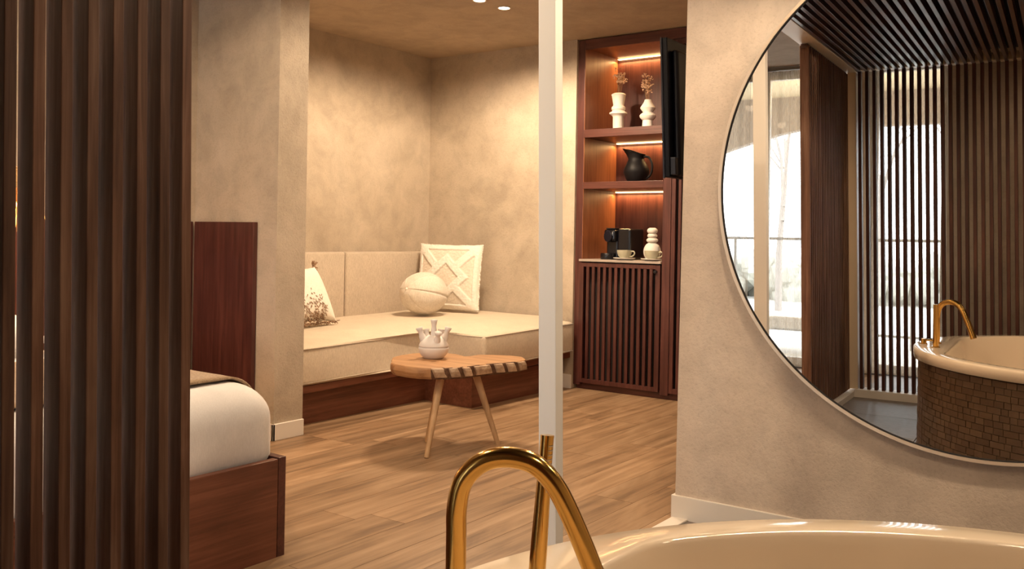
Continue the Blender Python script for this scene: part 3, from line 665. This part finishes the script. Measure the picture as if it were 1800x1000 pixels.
# ------------------------------------------------------------------ television on its arm
TVX = 0.032
tv = thing('television', 'flat black television turned edge-on between cabinet and plaster wall', 'television', (-1.92, 4.35, 1.70))
def tvbox(x0, x1, y0, y1, z0, z1):
    b2 = bx(x0 + TVX, x1 + TVX, y0, y1, z0, z1)
    for v_ in b2.verts: v_.co.x += (v_.co.z - 1.72) * -0.044
    return b2
obj('screen_panel', tvbox(-1.925, -1.897, 3.762, 4.95, 1.398, 2.04), M['tv'], tv, bevel=0.004)
obj('back_cover', tvbox(-1.897, -1.865, 3.80, 4.92, 1.405, 1.99), M['tv'], tv, bevel=0.02, segs=3)
obj('bezel', boxes([(-1.929, -1.921, 3.756, 3.764, 1.395, 2.04)]), M['tv_edge'], tv)
for n_ in ('bezel',):
    o = COL.objects[n_]
    for v_ in o.data.vertices: v_.co.x += TVX + (v_.co.z + 1.70 - 1.72) * -0.044
obj('rating_label', tvbox(-1.866, -1.864, 3.86, 3.875, 1.47, 1.474), M['chrome'], tv)
obj('control_block', tvbox(-1.90, -1.872, 3.77, 3.80, 1.41, 1.49), M['tv_edge'], tv, bevel=0.003)
obj('wall_arm', boxes([(-1.835, -1.504, 4.30, 4.36, 1.68, 1.74)]), M['black'], tv, bevel=0.005)

# ------------------------------------------------------------------ corner sofa
def sofa_tilt(bm):
    for v_ in bm.verts: v_.co.z += 0.016 * (v_.co.y - 3.5)
    return bm
sofa = thing('corner_sofa', 'built-in L-shaped corner sofa with cream linen cushion on a walnut base', 'sofa', (-4.3, 4.6, 0))
bm = prism(bmesh.new(), [(-4.996, 3.394), (-4.067, 3.394), (-4.067, 4.625), (-3.640, 4.600), (-3.640, 5.685), (-4.996, 5.685)], 0, 0.20)
obj('kick_panel', bm, M['walnut_y'], sofa)
bm = sofa_tilt(prism(bmesh.new(), [(-4.996, 3.394), (-4.0, 3.394), (-4.0, 4.575), (-3.58, 4.575), (-3.58, 5.685), (-4.996, 5.685)], 0.192, 0.236))
obj('base_board', bm, M['walnut_y'], sofa, bevel=0.003)
# seat cushion: L outline, rounded, slightly domed
def l_cushion(x0, xa, xb, y0, ya, y1, z0, z1, R_):
    bm = bmesh.new(); poly = [(x0, y0), (xa, y0), (xa, ya), (xb, ya), (xb, y1), (x0, y1)]
    prism(bm, poly, z0, z1)
    bmesh.ops.bevel(bm, geom=[e for e in bm.edges], offset=R_, segments=4, profile=0.5, affect='EDGES')
    # cut in a grid so the top can puff
    for k in range(1, 34):
        xx = x0 + (xb - x0) * k / 34; bmesh.ops.bisect_plane(bm, geom=bm.verts[:] + bm.edges[:] + bm.faces[:], plane_co=(xx, 0, 0), plane_no=(1, 0, 0))
    for k in range(1, 50):
        yy = y0 + (y1 - y0) * k / 50; bmesh.ops.bisect_plane(bm, geom=bm.verts[:] + bm.edges[:] + bm.faces[:], plane_co=(0, yy, 0), plane_no=(0, 1, 0))
    for v_ in bm.verts:
        x, y, z = v_.co; dd = min(y - y0, y1 - y + 0.25)
        if y <= ya: dd = min(dd, max(xa - x, 0) if y < ya - 0.01 else 9)
        dd = min(dd, xb - x)
        if x > xa: dd = min(dd, y - ya)
        if x <= xa and y > ya: dd = min(dd, math.hypot(max(0, xa - x), y - ya) + 0.0)
        t = max(0, min(1, dd / 0.32)); t = t * t * (3 - 2 * t)
        if z > (z0 + z1) / 2: v_.co.z += 0.032 * t
        v_.co += Vector((1, 1, 0.6)) * 0.004 * noise.noise(Vector((x * 3.1, y * 3.1, z * 6)))
    return sofa_tilt(bm)
cu = obj('seat_cushion', l_cushion(-4.99, -3.99, -3.545, 3.405, 4.60, 5.68, 0.237, 0.458, 0.028), M['linen'], sofa, smooth='all')
seam = bmesh.new(); zt = 0.458 - 0.012
pts = [(-3.99, 3.43, zt), (-3.99, 4.60, zt), (-3.572, 4.604, zt), (-3.549, 4.625, zt), (-3.545, 5.66, zt)]
for z_ in (zt, 0.250):
    q = [Vector((x, y, z_ + 0.016 * (y - 3.5))) for x, y, _ in pts]; tube(seam, [q[0], q[1]], 0.0035, 6); tube(seam, q[2:], 0.0035, 6); tube(seam, [q[1], q[2]], 0.0035, 6)
obj('piping', seam, M['piping'], sofa, smooth='all')
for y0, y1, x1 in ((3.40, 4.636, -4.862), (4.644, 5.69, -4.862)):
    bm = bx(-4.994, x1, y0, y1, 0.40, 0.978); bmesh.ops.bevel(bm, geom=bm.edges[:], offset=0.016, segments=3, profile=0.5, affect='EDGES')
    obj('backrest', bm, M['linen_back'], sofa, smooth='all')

# pillows
def pillow_mesh(w, h, th, n=40, relief=None, pinch=0.06, power=2.4):
    bm = bmesh.new(); g = {}
    for side in (1, -1):
        for i in range(n + 1):
            for j in range(n + 1):
                u = -1 + 2 * i / n; v = -1 + 2 * j / n
                edge = i in (0, n) or j in (0, n)
                if edge and side == -1: g[(side, i, j)] = g[(1, i, j)]; continue
                px = u * (1 - pinch * (1 - abs(v) ** 2) * abs(u) ** 3) * w / 2; py = v * (1 - pinch * (1 - abs(u) ** 2) * abs(v) ** 3) * h / 2
                t = ((1 - abs(u) ** power) * (1 - abs(v) ** power)); t = max(t, 0) ** 0.5 * th / 2
                if relief and side == 1: t += relief(u, v) if not edge else 0
                g[(side, i, j)] = bm.verts.new((px, py, side * t))
    for side in (1, -1):
        for i in range(n):
            for j in range(n):
                q = [g[(side, i, j)], g[(side, i + 1, j)], g[(side, i + 1, j + 1)], g[(side, i, j + 1)]]
                if side == -1: q = q[::-1]
                bm.faces.new(q)
    return bm
def frame_mat(c, xdir, ydir):
    xd = Vector(xdir).normalized(); zd = xd.cross(Vector(ydir)).normalized(); yd = zd.cross(xd)
    return Matrix.Translation(c) @ Matrix((xd, yd, zd)).transposed().to_4x4()
def tri_dist(u, v):
    # raised tufted bands: border, diagonals and diamond
    a, b2 = abs(u), abs(v); band = 0
    if 0.86 < max(a, b2) < 0.99: band = 1
    if abs(a - b2) < 0.16 and max(a, b2) < 0.9 and a + b2 > 0.55: band = 1
    s = a + b2
    if 0.42 < s < 0.72: band = 1
    return band
def relief(u, v):
    return (0.010 if tri_dist(u, v) else 0.0) + 0.004 * noise.noise(Vector((u * 22, v * 22, 0)))
pc = Vector((-4.515, 5.40, 0.790))
sp = thing('square_pillow', 'white square pillow with raised tufted diamond pattern, leaning in the sofa corner', 'pillow', (pc.x, pc.y, 0.51))
mtx = frame_mat(pc, (1, 0.14, 0.0), (-0.03, 0.10, 1))
bm = pillow_mesh(0.555, 0.50, 0.13, 90, relief, 0.03); bmesh.ops.transform(bm, matrix=mtx, verts=bm.verts)
po = obj('cover', bm, M['pillow_flat'], sp, smooth='all')
po.data.materials.append(M['pillow'])
n = 90
for i, f in enumerate(po.data.polygons[:n * n]):
    u = -1 + 2 * ((i // n) + 0.5) / n; v_ = -1 + 2 * ((i % n) + 0.5) / n
    if tri_dist(u, v_) or max(abs(u), abs(v_)) > 0.84: f.material_index = 1
ed = bmesh.new()
for k in range(160):
    t = k / 160 * 4; s = int(t); q = (t - s) * 2 - 1; u, v_ = [(q, -1), (1, q), (-q, 1), (-1, -q)][s]
    bmesh.ops.create_icosphere(ed, subdivisions=1, radius=random.uniform(.006, .010), matrix=mtx @ Matrix.Translation((u * 0.2775 * (1 - .03 * (1 - v_ * v_)), v_ * 0.25 * (1 - .03 * (1 - u * u)), 0)))
obj('fringe', ed, M['pillow'], sp)['kind'] = 'stuff'
# ball pillow
bc = Vector((-4.475, 5.06, 0.680)); bp = thing('ball_pillow', 'round cream ball cushion with star seams in front of the square pillow', 'pillow', (bc.x, bc.y, 0.50))
bm = bmesh.new(); pole = Vector((0.05, -0.82, 0.18)).normalized(); pole = Vector((-0.10, -0.95, 0.25)).normalized()
rx = Vector((1, 0, 0)); rx = (rx - pole * rx.dot(pole)).normalized(); ry = pole.cross(rx)
for i in range(49):
    pass
NU, NV = 168, 72; gr = []
for j in range(NV + 1):
    th = PI * j / NV; row_ = []
    for i in range(NU):
        ph = 2 * PI * i / NU
        lob = abs(math.sin(3 * ph)); rr = 0.178 * (1 - 0.055 * math.exp(-(lob / 0.11) ** 2) * min(1, math.sin(th) * 2)) * (1 - 0.03 * math.exp(-(min(th, PI - th) / 0.12) ** 2))
        p = (rx * math.cos(ph) + ry * math.sin(ph)) * math.sin(th) + pole * math.cos(th)
        p = p * rr; p.z *= 0.88; p += p.normalized() * 0.003 * noise.noise(p * 25) if p.length > 0 else Vector()
        row_.append(bm.verts.new(bc + p))
    gr.append(row_)
for j in range(NV):
    for i in range(NU): bm.faces.new((gr[j][i], gr[j][(i + 1) % NU], gr[j + 1][(i + 1) % NU], gr[j + 1][i]))
bmesh.ops.remove_doubles(bm, verts=bm.verts, dist=0.0004)
obj('cover', bm, M['ball'], bp, smooth='all')
bt = bmesh.new(); bq = bc + Vector((pole.x, pole.y, pole.z * .88)) * 0.173; bmesh.ops.create_uvsphere(bt, u_segments=12, v_segments=8, radius=0.010, matrix=Matrix.Translation(bq))
obj('button', bt, M['pillow'], bp, smooth='all')
# left pillow with tassels
lc = Vector((-4.59, 4.02, 0.705)); lp = thing('tasselled_pillow', 'cream pillow with brown tassels and fringe at the left end of the sofa', 'pillow', (lc.x, lc.y, 0.48))
mtx = frame_mat(lc, (-0.06, 1, 0.0), (-0.42, 0.0, 1)); bm = pillow_mesh(0.44, 0.40, 0.19, 36, None, 0.12)
for v_ in bm.verts: v_.co.x *= 1 - 0.30 * (v_.co.y / 0.4 + 0.5)
bmesh.ops.transform(bm, matrix=mtx, verts=bm.verts)
obj('cover', bm, M['pillow'], lp, smooth='all')
for sx, sy in ((1, 1), (-1, 1)):
    tb = bmesh.new(); c = mtx @ Vector((sx * 0.150, sy * 0.197, 0))
    for k in range(26):
        d = Vector((random.uniform(-1, 1), random.uniform(-1, 1), random.uniform(-1, 1))).normalized(); tube(tb, [c, c + d * 0.04], [0.006, 0.003], 4)
    obj('pompom', tb, M['tassel'], lp)
fb = bmesh.new()
for k in range(150):
    u = -1 + 2 * k / 149; c = mtx @ Vector((u * 0.215, -0.197, random.uniform(-.01, .02))); tube(fb, [c, c + Vector((random.uniform(0, .02), random.uniform(-.012, .012), -0.010 + random.uniform(-.008, .02)))], [0.004, 0.002], 4)
for k in range(330):
    u = random.uniform(-1, 0.45); v_ = -1 + abs(random.gauss(0, .42)); 
    if v_ > 0.1: continue
    t = max(0, ((1 - abs(u) ** 2.4) * (1 - abs(v_) ** 2.4))) ** .5 * 0.095
    c = mtx @ Vector((u * 0.20, v_ * 0.185, t)); tube(fb, [c, c + mtx.to_3x3() @ Vector((random.uniform(-.01, .01), -0.012, 0.006))], [0.003, 0.0015], 4)
stuff(obj('fringe', fb, M['tassel'], lp))

# ------------------------------------------------------------------ side table and tulip vase
TT = 0.452
tab = thing('side_table', 'low live-edge wooden side table on three splayed round legs', 'table', (-3.08, 3.72, 0))
outl = [(-3.313, 3.500), (-3.262, 3.440), (-3.205, 3.412), (-3.125, 3.400), (-3.046, 3.405), (-2.985, 3.440), (-2.948, 3.485), (-2.925, 3.475), (-2.912, 3.520), (-2.893, 3.560), (-2.882, 3.600), (-2.872, 3.640), (-2.862, 3.734), (-2.842, 3.790), (-2.834, 3.822), (-2.820, 3.850), (-2.808, 3.890), (-2.795, 3.940), (-2.800, 3.985), (-2.818, 4.035), (-2.885, 4.095), (-2.965, 4.100), (-3.053, 4.060), (-3.120, 4.000), (-3.118, 3.930), (-3.135, 3.895), (-3.180, 3.915), (-3.235, 3.935), (-3.310, 3.930), (-3.375, 3.890), (-3.428, 3.790), (-3.425, 3.690), (-3.395, 3.590)]
rnd = random.Random(3)
cc = Vector((-3.08, 3.72)); bm = bmesh.new(); ol = []
for k in range(len(outl)):
    a, b2 = Vector(outl[k]), Vector(outl[(k + 1) % len(outl)])
    for s in (0, .5): ol.append(a.lerp(b2, s) + Vector((rnd.uniform(-.002, .002), rnd.uniform(-.002, .002))))
lv_ = [(-0.060, 0.955, 0), (-0.048, 0.985, 1), (-0.030, 1.0, 1.5), (-0.010, 0.998, 1), (-0.003, 0.990, .5), (0, 0.975, 0)]
rg = []
for dz, s, w_ in lv_:
    rg.append([bm.verts.new((*(cc + (p - cc) * (s + w_ * 0.008 * noise.noise(Vector((p.x * 40, p.y * 40, dz * 60))))), TT + dz)) for p in ol])
nn = len(ol)
for a, b2 in zip(rg, rg[1:]):
    for k in range(nn): bm.faces.new((a[k], a[(k + 1) % nn], b2[(k + 1) % nn], b2[k]))
for rgx in (rg[0][::-1], rg[-1]):
    bmesh.ops.triangulate(bm, faces=[bm.faces.new(rgx)])
tp = obj('tabletop', bm, M['table_top'], tab); tp.data.materials.append(M['table_gap_dark'])
for f in tp.data.polygons:
    if abs(f.normal.z) < 0.75 and f.center.x + tab.location.x > -2.99 and f.center.y > -0.30: f.material_index = 1
# split bark chips along the broken edge
def chip(p, q, out, w=0.03):
    p, q, out = Vector(p), Vector(q), Vector(out).normalized(); b2 = bmesh.new(); d = (q - p)
    sec = [(-0.004, 0, -0.052), (0.016, .12, -0.048), (0.022, .08, -0.020), (0.016, 0, -0.004), (-0.045, 0, -0.003), (-0.045, 0, -0.05)]
    rr = [[b2.verts.new((*(p + d * t + out * (o_ * e)), TT + z + (1 - t) * 0.0)) for o_, _, z in sec] for t, e in ((0.08, .55), (.2, 1.0), (.6, 1.05), (.84, .95), (.92, .5))]
    for v2 in b2.verts: v2.co += Vector((d.x, d.y, 0)).normalized() * (TT - v2.co.z) * 0.45
    for a, c in zip(rr, rr[1:]):
        for k in range(6): b2.faces.new((a[k], a[(k + 1) % 6], c[(k + 1) % 6], c[k]))
    b2.faces.new(rr[0][::-1]); b2.faces.new(rr[-1]); return b2
for p, q in (((-2.988, 3.432), (-2.938, 3.488)), ((-2.934, 3.498), (-2.900, 3.548)), ((-2.896, 3.565), (-2.878, 3.615)), ((-2.876, 3.630), (-2.858, 3.760)), ((-2.855, 3.772), (-2.832, 3.830)), ((-2.830, 3.842), (-2.806, 3.900)), ((-2.803, 3.915), (-2.800, 3.985))):
    dx, dy = q[0] - p[0], q[1] - p[1]; obj('edge_chip', chip(p, q, (dy, -dx)), M['table_edge'], tab, bevel=0.002)
for (bx_, by_), (tx, ty) in (((-3.0, 3.435), (-3.052, 3.60)), ((-2.905, 3.905), (-2.990, 3.80)), ((-3.235, 3.705), (-3.155, 3.725))):
    obj('leg', tube(bmesh.new(), [(bx_, by_, 0), (tx, ty, TT - 0.055)], [0.0125, 0.0205], 16), M['table_leg'], tab, smooth=True)
vc = (-3.205, 3.712, TT); tv_ = thing('tulip_vase', 'white ceramic tulip vase with a crown of flared spouts on the side table', 'vase', vc)
prof_ = [(0, 0), (0.048, 0), (0.062, 0.012), (0.077, 0.032), (0.082, 0.052), (0.0815, 0.060), (0.077, 0.0615), (0.0765, 0.064), (0.081, 0.066), (0.080, 0.072), (0.072, 0.088), (0.060, 0.102), (0.046, 0.114), (0.032, 0.122), (0, 0.126)]
obj('body', lathe(bmesh.new(), prof_, vc, 40), M['ceramic_vase'], tv_, smooth='all')
def spout(a, tilt, L, base_r, z0, r0=0.014, r1=0.010, r2=0.020):
    d = Vector((math.cos(a) * math.sin(tilt), math.sin(a) * math.sin(tilt), math.cos(tilt))); p = Vector(vc) + Vector((math.cos(a) * base_r, math.sin(a) * base_r, z0))
    bm = bmesh.new(); pts = []; rs = []
    for k in range(9):
        t = k / 8; pts.append(p + d * L * t + Vector((0, 0, 1)) * 0.008 * t * t); rs.append(r0 * (1 - t) + r1 * t if t < .6 else r1 + (r2 - r1) * ((t - .6) / .4) ** 1.5)
    pts.append(pts[-1] - d * 0.0005); rs.append(r2 - 0.004); pts.append(pts[-2] - d * 0.02); rs.append(r1 * .7)
    obj('spout', tube(bm, pts, rs, 20, cap=False), M['ceramic_vase'], tv_, smooth='all')
view_a = math.atan2(-3.712, 3.205)      # direction back to the camera
rgt = view_a + PI / 2
spout(0, 0.0, 0.085, 0.0, 0.115, 0.018, 0.012, 0.020)
for a_, tl, L_ in ((rgt, 0.38, 0.080), (rgt + PI, 0.42, 0.078), (rgt + 0.9, .30, .06), (rgt + PI - 0.9, 0.34, 0.062), (view_a - 0.35 + PI / 2 - 0.9, .45, .060)):
    spout(a_, tl, L_, 0.048, 0.085, 0.022, 0.012, 0.020)

# ------------------------------------------------------------------ bed, wall panels, pendant
hp = thing('wood_panel', 'dark walnut wall panel right of the slats, behind the bed corner', 'panel', (-4.3, 3.18, 0))
for k in range(1):
    obj('panel_board', bx(-4.56, -4.030, 3.160, 3.187, 0.095, 1.168), M['walnut_z'], hp, bevel=0.001)
hb_ = obj('headboard', bx(-4.597, -4.565, -0.2, 3.155, 0.05, 1.168), M['walnut_z'], bevel=0.002, loc=(-4.58, 1.5, 0)); tag(hb_, 'dark walnut headboard behind the bed, glimpsed between the slats', 'headboard')
bed = thing('bed', 'low double bed with white linen on a dark walnut box frame', 'bed', (-3.5, 1.2, 0))
obj('footboard', bx(-2.50, -2.472, 0.10, 2.060, 0.0, 0.338), M['walnut_y'], bed, bevel=0.0015)
obj('side_board', bx(-4.55, -2.472, 2.062, 2.094, 0.0, 0.342), M['walnut_x'], bed, bevel=0.0015)
obj('side_board', bx(-4.55, -2.472, 0.07, 0.10, 0.0, 0.342), M['walnut_x'], bed, bevel=0.0015)
obj('slat_base', bx(-4.55, -2.50, 0.10, 2.06, 0.20, 0.30), M['void'], bed)
def soft_box(x0, x1, y0, y1, z0, z1, R_, rc, amp, fr):
    """rounded mattress shape built from inset rings, with cloth noise"""
    bm = bmesh.new(); cx, cy = (x0 + x1) / 2, (y0 + y1) / 2; hx, hy = (x1 - x0) / 2, (y1 - y0) / 2; n = 50; rings = []
    def ring(d, z):
        ax, ay = hx - d, hy - d; r = max(0.004, rc * max(0.05, 1 - d / (R_ * 1.3))); pts = []
        for k in range(4 * n):
            s_, t = divmod(k, n); u = -1 + 2 * t / n
            px, py = [(u, -1), (1, u), (-u, 1), (-1, -u)][s_]
            px *= ax; py *= ay; qx = max(-ax + r, min(ax - r, px)); qy = max(-ay + r, min(ay - r, py)); dx, dy = px - qx, py - qy; L = math.hypot(dx, dy)
            if L > 1e-9: px, py = qx + dx / L * r, qy + dy / L * r
            pts.append((cx + px, cy + py, z))
        return pts
    prof = [(0.02, z0), (0.004, z0 + .03)] + [(0, z0 + (z1 - R_ - z0) * k / 4) for k in (1, 2, 3)]
    prof += [(R_ * (1 - math.cos(PI / 2 * k / 10)), z1 - R_ + R_ * math.sin(PI / 2 * k / 10)) for k in range(11)]
    prof += [(R_ + (min(hx, hy) - R_ - 0.02) * k / 18, z1) for k in range(1, 19)]
    for d, z in prof:
        r = []
        for p in ring(d, z):
            c = Vector(p); f = 1 if z > z0 + .02 else 0
            r.append(bm.verts.new(c + Vector((noise.noise(c * fr), noise.noise(c * fr + Vector((0, 9, 0))), 0.8 * noise.noise(c * fr + Vector((4, 4, 0))))) * amp * f))
        rings.append(r)
    for p, q in zip(rings, rings[1:]):
        for k in range(4 * n): bm.faces.new((p[k], p[(k + 1) % (4 * n)], q[(k + 1) % (4 * n)], q[k]))
    bm.faces.new(rings[-1]); bm.faces.new(rings[0][::-1]); return bm
obj('duvet', soft_box(-4.5, -2.508, 0.11, 2.088, 0.305, 0.590, 0.115, 0.07, 0.014, 3.2), M['sheet'], bed, smooth='all')
# throw draped over the foot of the bed
def duvet_z(y):  # section across the bed
    y1, z1, R_ = 2.105, 0.600, 0.13
    pts = []
    return pts
bm = bmesh.new(); g = []; yy = []; zz = []
for k in range(12): yy.append(0.24 + 1.73 * k / 11); zz.append(0.604)
for k in range(1, 11): a_ = PI / 2 * k / 10; yy.append(1.97 + 0.131 * math.sin(a_)); zz.append(0.473 + 0.131 * math.cos(a_))
yy += [2.101, 2.101]; zz += [0.44, 0.40]
for j in range(len(yy)):
    r = []
    for i in range(17):
        x = -3.50 + (0.86) * i / 16 + 0.0; x += 0.012 * math.sin(yy[j] * 6 + i); r.append(bm.verts.new((x, yy[j], zz[j] + 0.002 * noise.noise(Vector((x * 9, yy[j] * 9, 0))))))
    g.append(r)
for j in range(len(yy) - 1):
    for i in range(16): bm.faces.new((g[j][i], g[j][i + 1], g[j + 1][i + 1], g[j + 1][i]))
th_ = obj('bed_throw', bm, M['throw'], smooth='all', loc=(-3.2, 1.2, 0.6)); md = th_.modifiers.new('thick', 'SOLIDIFY'); md.thickness = 0.008; md.offset = 1
tag(th_, 'brown woven throw laid across the white bed', 'throw')
for k, (x, y, w, lab) in enumerate(((-3.95, 1.62, 0.62, 'white bed pillow nearest the wood panel, glimpsed between the slats'), (-3.95, 0.75, 0.62, 'white bed pillow on the near half of the bed, behind the slats'))):
    bm = pillow_mesh(0.62, 0.42, 0.16, 24); bmesh.ops.transform(bm, matrix=frame_mat(Vector((x, y, 0.70)), (0, 1, 0), (-1, 0, 0.25)), verts=bm.verts)
    o = obj('bed_pillow', bm, M['sheet'], smooth='all', loc=(x, y, 0.66)); tag(o, lab, 'pillow', 'pillows on the bed')
# raffia pendant
pl = (-4.12, 1.84, 1.07); pt = thing('pendant_lamp', 'raffia-fringed pendant lamp glimpsed between the leftmost slats', 'lamp', pl)
obj('cord', tube(bmesh.new(), [(pl[0], pl[1], 1.44), (pl[0], pl[1], ZC)], 0.003, 6), M['black'], pt)
obj('lamp_shade', lathe(bmesh.new(), [(0.02, 0.40), (0.05, 0.38), (0.11, 0.30), (0.17, 0.22), (0.165, 0.215), (0.105, 0.29), (0.02, 0.37)], pl, 28), M['straw'], pt, smooth='all')
rf = bmesh.new()
for k in range(700):
    a = random.random() * 2 * PI; t = random.random(); r0 = 0.05 + 0.12 * t; z0 = 0.385 - 0.165 * t
    L = random.uniform(.16, .26); p = Vector((pl[0] + r0 * math.cos(a), pl[1] + r0 * math.sin(a), pl[2] + z0)); e = p + Vector((math.cos(a) * .03, math.sin(a) * .03, -L)) + Vector((random.uniform(-.03, .03), random.uniform(-.03, .03), 0))
    tube(rf, [p, p.lerp(e, .5) + Vector((math.cos(a) * .012, math.sin(a) * .012, 0)), e], [0.0022, 0.0018, 0.0008], 3, cap=False)
stuff(obj('fringe', rf, M['straw'], pt))
obj('bulb', lathe(bmesh.new(), [(0, 0), (0.03, 0.02), (0.03, 0.05), (0.012, 0.08), (0, 0.08)], (pl[0], pl[1], 1.25), 16), M['bulb'], pt, smooth='all')
